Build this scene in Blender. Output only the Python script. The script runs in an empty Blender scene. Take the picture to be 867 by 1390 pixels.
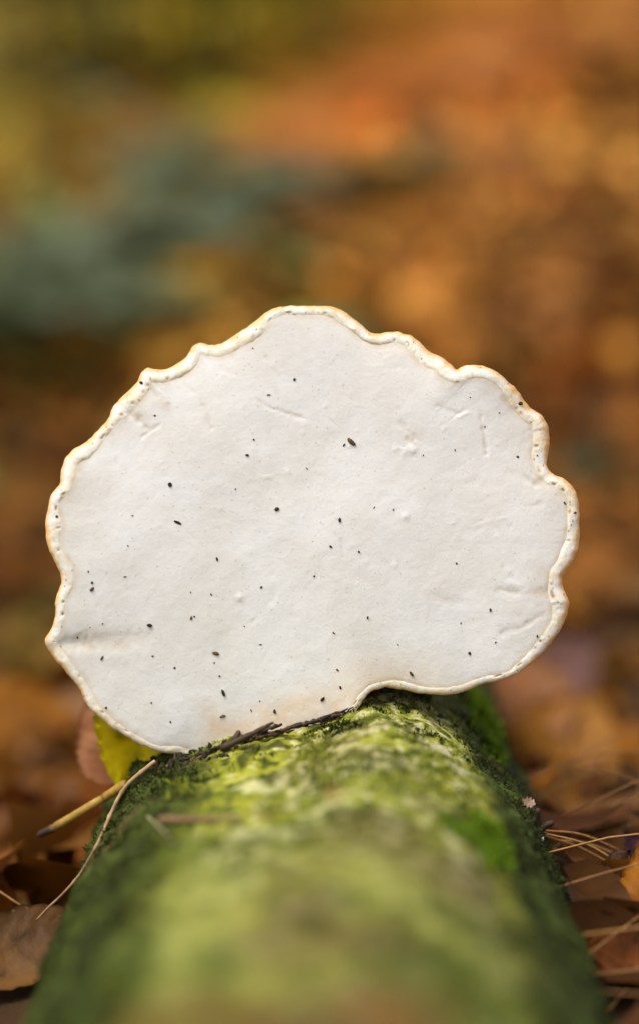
import bpy, math, random
import numpy as np
from mathutils import Vector, Matrix, Euler

random.seed(7)
RNG = np.random.default_rng(7)
scn = bpy.context.scene
COL = scn.collection

# ------------------------------------------------------------------ camera
PITCH = math.radians(14.05)
CAM = np.array([0.0, -0.4365, 0.224])
FPX = 2178.0            # focal length in photo pixels (photo 867 x 1390)
D = 0.45                # distance of the plane of focus
cam_data = bpy.data.cameras.new('camera')
cam = bpy.data.objects.new('camera', cam_data)
COL.objects.link(cam)
cam.location = CAM
cam.rotation_euler = (math.radians(90) - PITCH, 0, 0)
cam_data.sensor_fit = 'VERTICAL'
cam_data.sensor_height = 36.0
cam_data.lens = 36.0 * FPX / 1390.0
cam_data.clip_start = 0.005
cam_data.clip_end = 500
cam_data.dof.use_dof = True
cam_data.dof.focus_distance = D
cam_data.dof.aperture_fstop = 2.5
scn.camera = cam

# ------------------------------------------------------------------ sky and sun
SUN_EL, SUN_AZ = math.radians(64), math.radians(250)     # azimuth from +Y, clockwise
world = bpy.data.worlds.new('World')
scn.world = world
world.use_nodes = True
wn = world.node_tree
bg = wn.nodes['Background']
sky = wn.nodes.new('ShaderNodeTexSky')
sky.sky_type = 'NISHITA'
sky.sun_disc = False
sky.sun_elevation = SUN_EL
sky.sun_rotation = SUN_AZ
sky.dust_density = 4.0
hs = wn.nodes.new('ShaderNodeHueSaturation')     # overcast: a paler sky
hs.inputs['Saturation'].default_value = 0.25
wn.links.new(sky.outputs[0], hs.inputs['Color'])
wn.links.new(hs.outputs[0], bg.inputs[0])
bg.inputs[1].default_value = 0.15
sun_data = bpy.data.lights.new('sun', 'SUN')
sun_data.energy = 1.5
sun_data.angle = math.radians(24)
sun_data.color = (1.0, 0.96, 0.90)
sun = bpy.data.objects.new('sun', sun_data)
COL.objects.link(sun)
sdir = Vector((math.sin(SUN_AZ) * math.cos(SUN_EL), math.cos(SUN_AZ) * math.cos(SUN_EL), math.sin(SUN_EL)))
sun.rotation_euler = sdir.to_track_quat('Z', 'Y').to_euler()
sun.location = (0, 0, 5)

vs = scn.view_settings
vs.view_transform = 'Standard'
vs.look = 'None'
vs.gamma = 1.0
vs.use_curve_mapping = False
vs.exposure = 0.42
scn.cycles.use_denoising = True
scn.cycles.max_bounces = 8

# ------------------------------------------------------------------ helpers
RIGHT = np.array([1.0, 0, 0])
UP = np.array([0, math.sin(PITCH), math.cos(PITCH)])
FWD = np.array([0, math.cos(PITCH), -math.sin(PITCH)])


def P(px, py, d=D):
    """world point seen at photo pixel (px, py), d metres along the view axis (vectorised)"""
    px = np.asarray(px, float)[..., None]
    py = np.asarray(py, float)[..., None]
    d = np.asarray(d, float)[..., None]
    return CAM + FWD * d + RIGHT * ((px - 433.5) / FPX * d) - UP * ((py - 695.0) / FPX * d)


def _hash(ix, iy, seed):
    with np.errstate(over='ignore'):
        h = ix.astype(np.uint32) * np.uint32(374761393) + iy.astype(np.uint32) * np.uint32(668265263) + np.uint32((seed * 1274126177) & 0xffffffff)
        h = (h ^ (h >> np.uint32(13))) * np.uint32(1274126177)
        h = (h ^ (h >> np.uint32(16))) * np.uint32(2246822519)
        h = h ^ (h >> np.uint32(13))
    return h.astype(np.float64) / 4294967295.0


_TAB = {}


def noise(x, y, seed=0):
    """value noise in -1..1"""
    if seed not in _TAB:
        _TAB[seed] = np.random.default_rng(seed + 1000).uniform(-1, 1, 256 * 256).astype(np.float32)
    T = _TAB[seed]
    x, y = np.broadcast_arrays(np.asarray(x, np.float32), np.asarray(y, np.float32))
    fx, fy = np.floor(x), np.floor(y)
    ix, iy = fx.astype(np.int32) & 255, fy.astype(np.int32) & 255
    u, v = x - fx, y - fy
    u, v = u * u * (3 - 2 * u), v * v * (3 - 2 * v)
    ix2, iy = (ix + 1) & 255, iy * 256
    iy2 = (iy + 256) & 65535
    a, b = T[ix + iy], T[ix2 + iy]
    c, d = T[ix + iy2], T[ix2 + iy2]
    a = a + (b - a) * u
    c = c + (d - c) * u
    return (a + (c - a) * v).astype(float)


def fbm(x, y, seed=0, oct=4, gain=0.5):
    r, a, f, n = 0, 1.0, 1.0, 0
    for o in range(oct):
        r = r + a * noise(np.asarray(x) * f + 17.3 * o, np.asarray(y) * f + 5.1 * o, seed + o)
        n += a
        a *= gain
        f *= 2.03
    return r / n


def sstep(a, b, x):
    t = np.clip((np.asarray(x, float) - a) / (b - a), 0, 1)
    return t * t * (3 - 2 * t)


def mesh_from(name, verts, faces, colors=None, smooth=True):
    """faces: (n,3) / (n,4) array, or a list of lists; colors: per-vertex linear RGB"""
    me = bpy.data.meshes.new(name)
    verts = np.asarray(verts, np.float32)
    if isinstance(faces, np.ndarray):
        k = faces.shape[1]
        me.vertices.add(len(verts))
        me.vertices.foreach_set('co', verts.ravel())
        me.loops.add(faces.size)
        me.loops.foreach_set('vertex_index', faces.astype(np.int32).ravel())
        me.polygons.add(len(faces))
        me.polygons.foreach_set('loop_start', np.arange(0, faces.size, k, dtype=np.int32))
        me.polygons.foreach_set('loop_total', np.full(len(faces), k, np.int32))
        me.update(calc_edges=True)
        me.validate()
    else:
        me.from_pydata([tuple(map(float, v)) for v in verts], [], faces)
        me.update()
    if colors is not None:
        at = me.color_attributes.new('Col', 'FLOAT_COLOR', 'POINT')
        c = np.ones((len(verts), 4), np.float32)
        c[:, :3] = np.clip(colors, 0, 1)
        at.data.foreach_set('color', c.ravel())
    if smooth:
        me.polygons.foreach_set('use_smooth', np.ones(len(me.polygons), bool))
    return me


def link(name, me, mat, parent=None, loc=None):
    o = bpy.data.objects.new(name, me)
    COL.objects.link(o)
    if mat is not None and me is not None and len(me.materials) == 0:
        me.materials.append(mat)
    if parent is not None:
        o.parent = parent
    if loc is not None:
        o.location = loc
    return o


def empty(name, loc):
    o = bpy.data.objects.new(name, None)
    o.empty_display_size = 0.01
    COL.objects.link(o)
    o.location = loc
    return o


def tag(o, label=None, cat=None, group=None, kind=None):
    if label:
        o['label'] = label
    if cat:
        o['category'] = cat
    if group:
        o['group'] = group
    if kind:
        o['kind'] = kind
    return o


def grid_faces(nr, nc, wrap=False):
    i = np.arange(nr - 1)[:, None]
    j = np.arange(nc if wrap else nc - 1)[None, :]
    j2 = (j + 1) % nc
    f = np.stack([i * nc + j, i * nc + j2, (i + 1) * nc + j2, (i + 1) * nc + j], -1)
    return f.reshape(-1, 4)


def tube(points, radii, sides=7, jitter=0.0, seed=0):
    pts = np.asarray(points, float)
    n = len(pts)
    radii = np.broadcast_to(np.asarray(radii, float), (n,))
    tan = np.gradient(pts, axis=0)
    tan /= np.linalg.norm(tan, axis=1)[:, None] + 1e-12
    ref = np.array([0.31, 0.2, 0.93])
    a = np.cross(tan, ref)
    a /= np.linalg.norm(a, axis=1)[:, None] + 1e-12
    b = np.cross(tan, a)
    ang = np.linspace(0, 2 * np.pi, sides, endpoint=False)
    rr = radii[:, None] * np.ones((n, sides))
    if jitter:
        rr = rr * (1 + jitter * np.random.default_rng(seed).uniform(-1, 1, (n, sides)))
    v = pts[:, None, :] + rr[..., None] * (np.cos(ang)[None, :, None] * a[:, None, :] + np.sin(ang)[None, :, None] * b[:, None, :])
    f = grid_faces(n, sides, wrap=True).tolist()
    f.append(list(range(sides))[::-1])
    f.append([(n - 1) * sides + k for k in range(sides)])
    return v.reshape(-1, 3), f


def spline(pts, n):
    """Catmull-Rom through open control points"""
    p = np.asarray(pts, float)
    p = np.vstack([2 * p[0] - p[1], p, 2 * p[-1] - p[-2]])
    m = len(p) - 3
    t = np.linspace(0, m - 1e-6, n)
    i = t.astype(int)
    u = (t - i)[:, None]
    a, b, c, d = p[i], p[i + 1], p[i + 2], p[i + 3]
    return 0.5 * (2 * b + (c - a) * u + (2 * a - 5 * b + 4 * c - d) * u ** 2 + (3 * b - a - 3 * c + d) * u ** 3)


# ------------------------------------------------------------------ materials
def material(name, color=None, attr=True, rough=0.7, var=0.25, var_scale=60.0, bump=0.0, bump_scale=400.0,
             bump_dist=0.001, transl=0.0, spec=0.3, sss=0.0, stretch=(1, 1, 1), var2=0.0, var2_scale=900.0):
    m = bpy.data.materials.new(name)
    m.use_nodes = True
    nt = m.node_tree
    pr = nt.nodes['Principled BSDF']
    out = nt.nodes['Material Output']
    pr.inputs['Roughness'].default_value = rough
    pr.inputs['Specular IOR Level'].default_value = spec
    tc = nt.nodes.new('ShaderNodeTexCoord')
    mp = nt.nodes.new('ShaderNodeMapping')
    mp.inputs['Scale'].default_value = stretch
    nt.links.new(tc.outputs['Object'], mp.inputs[0])
    if attr:
        src = nt.nodes.new('ShaderNodeVertexColor')
        src.layer_name = 'Col'
        cs = src.outputs[0]
    else:
        src = nt.nodes.new('ShaderNodeRGB')
        src.outputs[0].default_value = (*color, 1)
        cs = src.outputs[0]

    def vary(cs, amount, scale):
        nz = nt.nodes.new('ShaderNodeTexNoise')
        nz.inputs['Scale'].default_value = scale
        nz.inputs['Detail'].default_value = 5
        nt.links.new(mp.outputs[0], nz.inputs['Vector'])
        mr = nt.nodes.new('ShaderNodeMapRange')
        mr.inputs['From Min'].default_value = 0.25
        mr.inputs['From Max'].default_value = 0.75
        mr.inputs['To Min'].default_value = 1 - amount
        mr.inputs['To Max'].default_value = 1 + amount
        nt.links.new(nz.outputs['Fac'], mr.inputs[0])
        mx = nt.nodes.new('ShaderNodeVectorMath')
        mx.operation = 'SCALE'
        nt.links.new(cs, mx.inputs[0])
        nt.links.new(mr.outputs[0], mx.inputs['Scale'])
        return mx.outputs[0]
    if var:
        cs = vary(cs, var, var_scale)
    if var2:
        cs = vary(cs, var2, var2_scale)
    nt.links.new(cs, pr.inputs['Base Color'])
    if sss:
        pr.inputs['Subsurface Weight'].default_value = sss
        pr.inputs['Subsurface Radius'].default_value = (0.004, 0.003, 0.002)
        pr.inputs['Subsurface Scale'].default_value = 0.5
    if bump:
        nz = nt.nodes.new('ShaderNodeTexNoise')
        nz.inputs['Scale'].default_value = bump_scale
        nz.inputs['Detail'].default_value = 6
        nt.links.new(mp.outputs[0], nz.inputs['Vector'])
        bp = nt.nodes.new('ShaderNodeBump')
        bp.inputs['Strength'].default_value = bump
        bp.inputs['Distance'].default_value = bump_dist
        nt.links.new(nz.outputs['Fac'], bp.inputs['Height'])
        nt.links.new(bp.outputs[0], pr.inputs['Normal'])
    if transl:
        tr = nt.nodes.new('ShaderNodeBsdfTranslucent')
        nt.links.new(cs, tr.inputs[0])
        mix = nt.nodes.new('ShaderNodeMixShader')
        mix.inputs[0].default_value = transl
        nt.links.new(pr.outputs[0], mix.inputs[1])
        nt.links.new(tr.outputs[0], mix.inputs[2])
        nt.links.new(mix.outputs[0], out.inputs[0])
    return m


M_GROUND = material('humus', (0.055, 0.030, 0.014), attr=False, rough=0.95, spec=0.05, var=0.6, var_scale=9, bump=0.8, bump_scale=60, bump_dist=0.01)
M_LITTER = material('dead_leaves', rough=0.6, var=0.3, var_scale=45, transl=0.22, spec=0.08)
M_LEAF = material('leaf_blade', rough=0.5, var=0.28, var_scale=130, bump=0.5, bump_scale=420, bump_dist=0.0006, transl=0.28, spec=0.15)
M_YELLOW = material('fresh_yellow_leaf', rough=0.5, var=0.10, var_scale=130, bump=0.4, bump_scale=420, bump_dist=0.0006, transl=0.5, spec=0.15)
M_FERN = material('fern_leaf', rough=0.6, var=0.2, var_scale=20, transl=0.3, spec=0.08)
M_STEM = material('stem', rough=0.6, var=0.3, var_scale=350, bump=0.4, bump_scale=900, bump_dist=0.0004)
M_BARK = material('log_bark', rough=0.8, var=0.22, var_scale=240, var2=0.38, var2_scale=1100, bump=0.9, bump_scale=800,
                  bump_dist=0.0012, spec=0.10, stretch=(0.55, 1.4, 0.55))
M_MOSS = material('moss', rough=0.7, var=0.3, var_scale=300, transl=0.3, spec=0.12)
M_PORE = material('pore_surface', rough=0.75, var=0.02, var_scale=60, var2=0.02, var2_scale=800, bump=0.16, bump_scale=1300,
                  bump_dist=0.0005, spec=0.2, sss=0.12)
M_RIM = material('fungus_rim', rough=0.6, var=0.06, var_scale=400, var2=0.10, var2_scale=1500, bump=0.22, bump_scale=1100,
                 bump_dist=0.0005, spec=0.3, sss=0.1)
M_CAP = material('fungus_cap', rough=0.6, var=0.2, var_scale=70, bump=0.4, bump_scale=300, bump_dist=0.001)
M_DIRT = material('dirt', (0.034, 0.021, 0.012), attr=False, rough=0.7, var=0.5, var_scale=900, bump=0.5, bump_scale=2000)
M_SOIL = material('soil', (0.065, 0.038, 0.020), attr=False, rough=0.8, var=0.5, var_scale=900)
M_BROWNDIRT = material('brown_dirt', (0.12, 0.075, 0.035), attr=False, rough=0.8, var=0.5, var_scale=900)
M_TRUNK = material('tree_bark', rough=0.85, var=0.4, var_scale=14, bump=0.9, bump_scale=50, bump_dist=0.01)


# ------------------------------------------------------------------ terrain
def terrain(x, y):
    x = np.asarray(x, float)
    y = np.asarray(y, float)
    t = np.maximum(0, y - 0.85)
    z = 0.29 * (np.sqrt(t * t + 0.16) - 0.4)
    z = z + 0.05 * fbm(x * 1.1 + 3, y * 1.1, seed=3, oct=3) * sstep(0.7, 2.0, np.hypot(x, y))
    z = z + 0.010 * fbm(x * 7, y * 7, seed=5, oct=3)
    # the ground falls away beside the log, more on the left
    dip = sstep(-0.02, 0.16, y) * sstep(1.1, 0.5, y)
    z = z - sstep(0.02, 0.13, -x) * (0.022 * sstep(1.1, 0.5, y) + 0.055 * dip)
    z = z - sstep(0.02, 0.12, x) * (0.004 * sstep(1.1, 0.5, y) + 0.045 * dip)
    return z


def on_ground(px, py):
    d = P(px, py, 1.0) - CAM
    t = 0.25 * 1.006 ** np.arange(860)
    q = CAM + d * t[:, None]
    hit = q[:, 2] < terrain(q[:, 0], q[:, 1])
    return q[int(hit.argmax()) if hit.any() else -1]


ys = np.concatenate([np.linspace(-2.5, -0.6, 20), np.linspace(-0.55, 1.2, 110), np.linspace(1.25, 8, 110), np.linspace(8.5, 45, 40)])
xs = np.concatenate([np.linspace(-30, -4, 25), np.linspace(-3.8, -0.55, 50), np.linspace(-0.5, 0.5, 70), np.linspace(0.55, 3.8, 50), np.linspace(4, 30, 25)])
X, Y = np.meshgrid(xs, ys)
gv = np.stack([X, Y, terrain(X, Y)], -1).reshape(-1, 3)
ground = link('ground', mesh_from('ground', gv, grid_faces(len(ys), len(xs))), M_GROUND)
tag(ground, kind='structure')

# ------------------------------------------------------------------ the log
LOG_R = 0.070
LOG_X = -0.0008
LOG_Z = -0.007
_th = np.array([-3.2, -1.1, -0.80, -0.64, -0.50, -0.30, -0.12, 0.0, 0.10, 0.22, 0.48, 0.62, 0.80, 1.1, 3.2])
_dr = np.array([0, -16, -13, -15, -33, -38, -40, -36, -18, 2, 9, 7, 1, -4, 0]) / FPX * D


def log_r(th, y):
    w = np.exp(-((y + 0.01) / 0.13) ** 2)
    r = LOG_R * (1 - 0.35 * np.clip(y, -0.3, 0.4)) + np.interp(th, _th, _dr) * w
    s = th * LOG_R
    r = r + 0.0022 * fbm(s * 22, y * 16, seed=21, oct=2)
    r = r + 0.0012 * fbm(s * 70, y * 150, seed=22, oct=3)            # ridges running round the log
    r = r + 0.0007 * fbm(s * 260, y * 620, seed=24, oct=3)
    r = r + 0.0022 * np.abs(fbm(s * 95, y * 95, seed=28, oct=3))          # lumps of moss
    side = sstep(0.42, 0.75, th) * sstep(0.30, 0.0, np.abs(y))
    r = r + side * 0.0016 * fbm(s * 160 + y * 120, y * 330, seed=25, oct=3)
    side = sstep(-0.45, -0.8, th)
    r = r + side * 0.0017 * fbm(s * 150, y * 260 + s * 60, seed=26, oct=3)
    return r


def log_pt(th, y, off=0.0):
    r = log_r(th, y) + off
    return np.stack([LOG_X + r * np.sin(th), y + 0 * th, LOG_Z + r * np.cos(th)], -1)


def log_at(px, py, off=0.0):
    """point of the log's surface seen at a photo pixel"""
    d = P(px, py, 1.0) - CAM
    t = np.arange(0.2, 1.2, 0.0008)
    q = CAM + d * t[:, None]
    dx, dz = q[:, 0] - LOG_X, q[:, 2] - LOG_Z
    hit = np.hypot(dx, dz) < log_r(np.arctan2(dx, dz), q[:, 1]) + off
    return q[int(hit.argmax())] if hit.any() else CAM + d * 0.45


def log_polar(px, py):
    q = log_at(px, py)
    return math.atan2(q[0] - LOG_X, q[2] - LOG_Z), q[1]


def lin(*c):
    return np.array(c, float)


def mixc(a, b, t):
    t = np.clip(np.asarray(t, float), 0, 1)[..., None]
    return a * (1 - t) + b * t


def log_color(th, y):
    s = th * LOG_R
    n1 = fbm(s * 55, y * 75, seed=31, oct=3)
    n2 = fbm(s * 320, y * 430, seed=32, oct=3)
    n3 = fbm(s * 30, y * 26, seed=33, oct=2)
    c = mixc(lin(0.33, 0.33, 0.028), lin(0.13, 0.155, 0.015), 0.5 + 1.1 * n1)
    pale = sstep(0.12, 0.42, n2 + 0.45 * n1) * sstep(-0.55, -0.25, th) * sstep(0.55, 0.25, th - 0.05)
    c = mixc(c, lin(0.62, 0.58, 0.28), 0.8 * pale)
    c = mixc(c, lin(0.045, 0.06, 0.012), sstep(0.10, 0.40, -n2 + 0.2 * n3) * 0.9)
    # bare bark in a band on the right shoulder
    band = np.exp(-((th - 0.50) / 0.10) ** 2) * sstep(0.16, 0.02, np.abs(y + 0.05))
    c = mixc(c, lin(0.58, 0.53, 0.33), band * sstep(-0.15, 0.3, n2 + 0.3 * n1))
    # towards the camera the algae turn greener and browner
    near = sstep(-0.05, -0.14, y)
    n4 = fbm(s * 60, y * 45, seed=36, oct=3)
    c = mixc(c, mixc(mixc(lin(0.055, 0.075, 0.012), lin(0.27, 0.27, 0.06), 0.5 + 2.4 * n4), lin(0.17, 0.10, 0.03), sstep(0.1, 0.5, n3) * 0.35), near * 0.8)
    # bare brown bark in the near foreground
    bare = sstep(-0.158, -0.180, y + 0.018 * n3) * sstep(0.62, 0.25, np.abs(th + 0.10 + 0.25 * n1))
    c = mixc(c, mixc(lin(0.21, 0.085, 0.026), lin(0.09, 0.045, 0.018), 0.5 + 1.5 * n4), bare * 0.8)
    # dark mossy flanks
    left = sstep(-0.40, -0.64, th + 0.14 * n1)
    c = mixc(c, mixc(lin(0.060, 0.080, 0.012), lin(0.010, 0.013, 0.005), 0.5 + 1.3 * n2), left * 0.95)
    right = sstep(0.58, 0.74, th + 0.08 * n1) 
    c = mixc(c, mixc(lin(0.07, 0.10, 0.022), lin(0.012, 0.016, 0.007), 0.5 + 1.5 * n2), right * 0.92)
    # moss and dirt behind the fungus foot on the right
    back = sstep(-0.004, 0.012, y + 0.010 * n1) * sstep(-0.1, 0.05, th)
    c = mixc(c, mixc(lin(0.15, 0.17, 0.06), lin(0.03, 0.04, 0.015), 0.5 + 1.6 * n1), back * 0.85)
    # brown soiled patches
    c = mixc(c, lin(0.13, 0.075, 0.035), sstep(0.36, 0.55, n3 * 0.8 + n1 * 0.4) * 0.35)
    return c


yl = np.concatenate([np.linspace(-0.75, -0.32, 70), np.linspace(-0.318, -0.10, 150), np.linspace(-0.0993, 0.06, 280), np.linspace(0.063, 0.95, 160)])
thl = np.concatenate([np.linspace(-math.pi, -1.25, 40), np.linspace(-1.23, 1.23, 420), np.linspace(1.25, math.pi, 40)[:-1]])
YY, TT = np.meshgrid(yl, thl, indexing='ij')
lv = log_pt(TT, YY).reshape(-1, 3)
log = empty('mossy_log', (LOG_X, 0.0, LOG_Z - LOG_R))
tag(log, 'thick mossy green fallen log running from the foreground under the white fungus', 'log')
LOGB = np.array(log.location)
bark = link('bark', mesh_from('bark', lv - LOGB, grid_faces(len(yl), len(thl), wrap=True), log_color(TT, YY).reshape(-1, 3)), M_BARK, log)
for yy, sgn in ((0.95, 1), (-0.75, -1)):
    t = np.linspace(-math.pi, math.pi, 60, endpoint=False)
    rr = np.concatenate([[0.0], np.linspace(0.1, 1, 9)])
    v = []
    for k in rr:
        p = log_pt(t, np.full_like(t, yy))
        c0 = np.array([LOG_X, yy, LOG_Z])
        q = c0 + (p - c0) * k
        q[:, 1] += sgn * 0.003 * (1 - k) + 0.001 * fbm(q[:, 0] * 300, q[:, 2] * 300, seed=9)
        v.append(q)
    v = np.vstack(v)
    col = mixc(lin(0.34, 0.24, 0.13), lin(0.2, 0.13, 0.07), 0.5 + fbm(np.hypot(v[:, 0] - LOG_X, v[:, 2] - LOG_Z) * 400, v[:, 2] * 20, seed=8))
    link('cut_end', mesh_from('cut_end', v - LOGB, grid_faces(len(rr), 60, wrap=True), col), M_TRUNK, log)


# moss: tens of thousands of leaflets as one part
def blades(pos, nrm, length, width, color, seed, lean=0.8):
    r = np.random.default_rng(seed)
    n = len(pos)
    rv = r.normal(size=(n, 3))
    d = nrm + lean * rv / np.linalg.norm(rv, axis=1)[:, None]
    d /= np.linalg.norm(d, axis=1)[:, None]
    side = np.cross(d, r.normal(size=(n, 3)))
    side /= np.linalg.norm(side, axis=1)[:, None] + 1e-9
    bend = np.cross(side, d) * (r.uniform(-0.5, 0.5, (n, 1)))
    L, W = length[:, None], width[:, None]
    a = pos - side * W * 0.35
    b = pos + side * W * 0.35
    m1 = pos + d * L * 0.55 + side * W * 0.6
    m2 = pos + d * L * 0.55 - side * W * 0.6
    tip = pos + d * L + bend * L
    v = np.stack([a, b, m1, m2, tip], 1).reshape(-1, 3)
    k = np.arange(n)[:, None] * 5
    f = np.concatenate([k + [0, 1, 2], k + [0, 2, 3], k + [3, 2, 4]], 0)
    c = np.repeat(color, 5, 0)
    return v, f, c


def log_moss(n, thc, yc, lens, col_a, col_b, dens, seed):
    r = np.random.default_rng(seed)
    th = r.uniform(*thc, n)
    y = r.uniform(*yc, n)
    keep = r.uniform(0, 1, n) < dens(th, y)
    th, y = th[keep], y[keep]
    p = log_pt(th, y, -0.0003)
    nr = np.stack([np.sin(th), 0 * th, np.cos(th)], -1)
    s = th * LOG_R
    L = r.uniform(*lens, len(th)) * (0.7 + 0.5 * fbm(s * 90, y * 90, seed=seed + 3))
    c = mixc(np.array(col_a), np.array(col_b), r.uniform(0, 1, len(th)) * 0.6 + 0.4 * (0.5 + fbm(s * 60, y * 60, seed=seed + 5)))
    return blades(p, nr, L, L * 0.28, c, seed + 1)


def clump(seed, f, lo, hi):
    return lambda th, y: sstep(lo, hi, fbm(th * LOG_R * f, y * f, seed=seed, oct=3))


packs = [
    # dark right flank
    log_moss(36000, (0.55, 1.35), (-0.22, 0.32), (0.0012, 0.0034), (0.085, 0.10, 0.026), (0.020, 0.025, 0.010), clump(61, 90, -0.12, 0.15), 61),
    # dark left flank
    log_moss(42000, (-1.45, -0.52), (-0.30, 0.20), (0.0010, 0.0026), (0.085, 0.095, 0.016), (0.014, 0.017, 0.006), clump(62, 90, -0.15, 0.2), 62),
    # dark cushions right of the fungus foot, on the crown of the log
    log_moss(9000, (0.02, 0.62), (-0.030, 0.045), (0.0010, 0.0028), (0.06, 0.085, 0.016), (0.012, 0.018, 0.006), clump(63, 130, 0.05, 0.22), 63),
    # short fuzz of algae over the crown
    log_moss(52000, (-0.62, 0.62), (-0.13, 0.05), (0.0004, 0.0012), (0.46, 0.45, 0.07), (0.17, 0.20, 0.02), clump(64, 110, -0.35, 0.2), 64),
    # coarser tufts scattered over the crown, light and dark
    log_moss(16000, (-0.62, 0.66), (-0.26, 0.03), (0.0012, 0.0030), (0.36, 0.37, 0.035), (0.14, 0.18, 0.014), clump(65, 70, 0.12, 0.3), 65),
    log_moss(20000, (-0.66, 0.70), (-0.26, 0.03), (0.0010, 0.0024), (0.07, 0.09, 0.014), (0.025, 0.035, 0.008), clump(66, 110, 0.08, 0.26), 66),
]
# two bright green cushions
for mx, my, tr, yr, n, sd in ((655, 985, 0.16, 0.035, 3600, 71), (662, 1150, 0.11, 0.016, 2400, 72), (620, 1125, 0.09, 0.008, 700, 73)):
    tc, yc = log_polar(mx, my)
    def dens(th, y, tc=tc, yc=yc, tr=tr, yr=yr):
        return sstep(1.0, 0.2, np.hypot((th - tc) / tr, (y - yc) / yr))
    packs.append(log_moss(n, (tc - tr, tc + tr), (yc - yr, yc + yr), (0.002, 0.0055), (0.20, 0.31, 0.014), (0.10, 0.18, 0.010), dens, sd))
ov, of, oc, base = [], [], [], 0
for v, f, c in packs:
    ov.append(v); of.append(f + base); oc.append(c); base += len(v)
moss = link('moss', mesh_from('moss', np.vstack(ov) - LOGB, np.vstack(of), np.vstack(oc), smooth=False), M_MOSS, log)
tag(moss, kind='stuff')

# ------------------------------------------------------------------ the bracket fungus
OUT = [(438, 413), (409, 413), (381, 414), (363, 421), (340, 438), (312, 457), (298, 465), (284, 466), (271, 464), (261, 469),
       (253, 480), (243, 489), (229, 497), (215, 500), (199, 498), (190, 505), (183, 519), (169, 533), (153, 549), (144, 568),
       (130, 584), (114, 600), (98, 609), (87, 621), (82, 635), (79, 655), (69, 669), (63, 690), (60, 722), (68, 753), (79, 776),
       (82, 790), (75, 811), (72, 838), (68, 854), (59, 868), (61, 882), (75, 901), (91, 919), (107, 940), (114, 956), (128, 972),
       (151, 991), (178, 1007), (201, 1018), (224, 1025), (247, 1028), (275, 1040), (300, 1040), (335, 1032), (381, 1018), (432, 1008),
       (460, 994), (480, 970), (498, 943), (517, 935), (540, 936), (563, 941), (591, 944), (618, 943), (637, 938), (655, 930),
       (678, 925), (701, 917), (720, 903), (738, 887), (750, 873), (764, 852), (771, 834), (773, 815), (766, 799), (765, 785),
       (775, 769), (784, 753), (788, 737), (788, 710), (787, 688), (784, 669), (771, 653), (750, 641), (744, 630), (747, 616),
       (749, 598), (747, 579), (738, 563), (720, 551), (706, 531), (688, 514), (669, 501), (646, 494), (628, 497), (619, 500),
       (611, 492), (597, 482), (581, 473), (567, 459), (551, 451), (531, 448), (512, 451), (501, 448), (487, 436), (471, 423), (457, 416)]
op = np.array(OUT, float)
NO = 1200
K = len(op)
tt = np.linspace(0, K, NO, endpoint=False)
i0 = tt.astype(int)
u = (tt - i0)[:, None]
a_, b_, c_, d_ = op[(i0 - 1) % K], op[i0 % K], op[(i0 + 1) % K], op[(i0 + 2) % K]
outl = 0.5 * (2 * b_ + (c_ - a_) * u + (2 * a_ - 5 * b_ + 4 * c_ - d_) * u ** 2 + (3 * b_ - a_ - 3 * c_ + d_) * u ** 3)
# even arc length
seg = np.linalg.norm(np.roll(outl, -1, 0) - outl, axis=1)
al = np.concatenate([[0], np.cumsum(seg)])
q = np.linspace(0, al[-1], NO, endpoint=False)
oc_ = np.vstack([outl, outl[:1]])
outl = np.stack([np.interp(q, al, oc_[:, 0]), np.interp(q, al, oc_[:, 1])], -1)


def csmooth(a, k):
    ker = np.hanning(2 * k + 3)[1:-1]
    ker /= ker.sum()
    pad = np.concatenate([a[-k:], a, a[:k]], 0)
    return np.stack([np.convolve(pad[:, j], ker, 'valid') for j in range(a.shape[1])], -1)


jit = np.stack([fbm(outl[:, 0] / 9, outl[:, 1] / 9, seed=41, oct=2), fbm(outl[:, 0] / 9, outl[:, 1] / 9, seed=42, oct=2)], -1)
outl = outl + jit * 1.3
CEN = np.array([425.0, 735.0])
ang = np.arctan2(outl[:, 1] - CEN[1], outl[:, 0] - CEN[0])      # 0 right, +90 down, -90 up
# width of the rolled margin in photo pixels, by direction
wa = np.radians([-180, -160, -140, -115, -90, -65, -45, -25, -10, 0, 12, 22, 35, 50, 70, 85, 100, 120, 135, 148, 155, 165, 180])
ww = np.array([23, 21, 22, 21, 19, 21, 24, 24, 22, 20, 24, 19, 15, 13, 12, 10, 10, 11, 12, 15, 19, 21, 23])
wid = 0.86 * np.interp(ang, wa, ww) * (1 + 0.30 * noise(outl[:, 0] / 34, outl[:, 1] / 34, seed=43))
so = csmooth(outl, 10)
tan = np.roll(so, -4, 0) - np.roll(so, 4, 0)
nin = np.stack([tan[:, 1], -tan[:, 0]], -1)
nin /= np.linalg.norm(nin, axis=1)[:, None]
if np.mean(((CEN - so) * nin).sum(1)) < 0:
    nin = -nin
inner = csmooth(csmooth(outl, 5) + nin * wid[:, None], 7)
inner += np.stack([fbm(inner[:, 0] / 7, inner[:, 1] / 7, seed=44, oct=2), fbm(inner[:, 0] / 7, inner[:, 1] / 7, seed=45, oct=2)], -1) * 1.5

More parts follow.
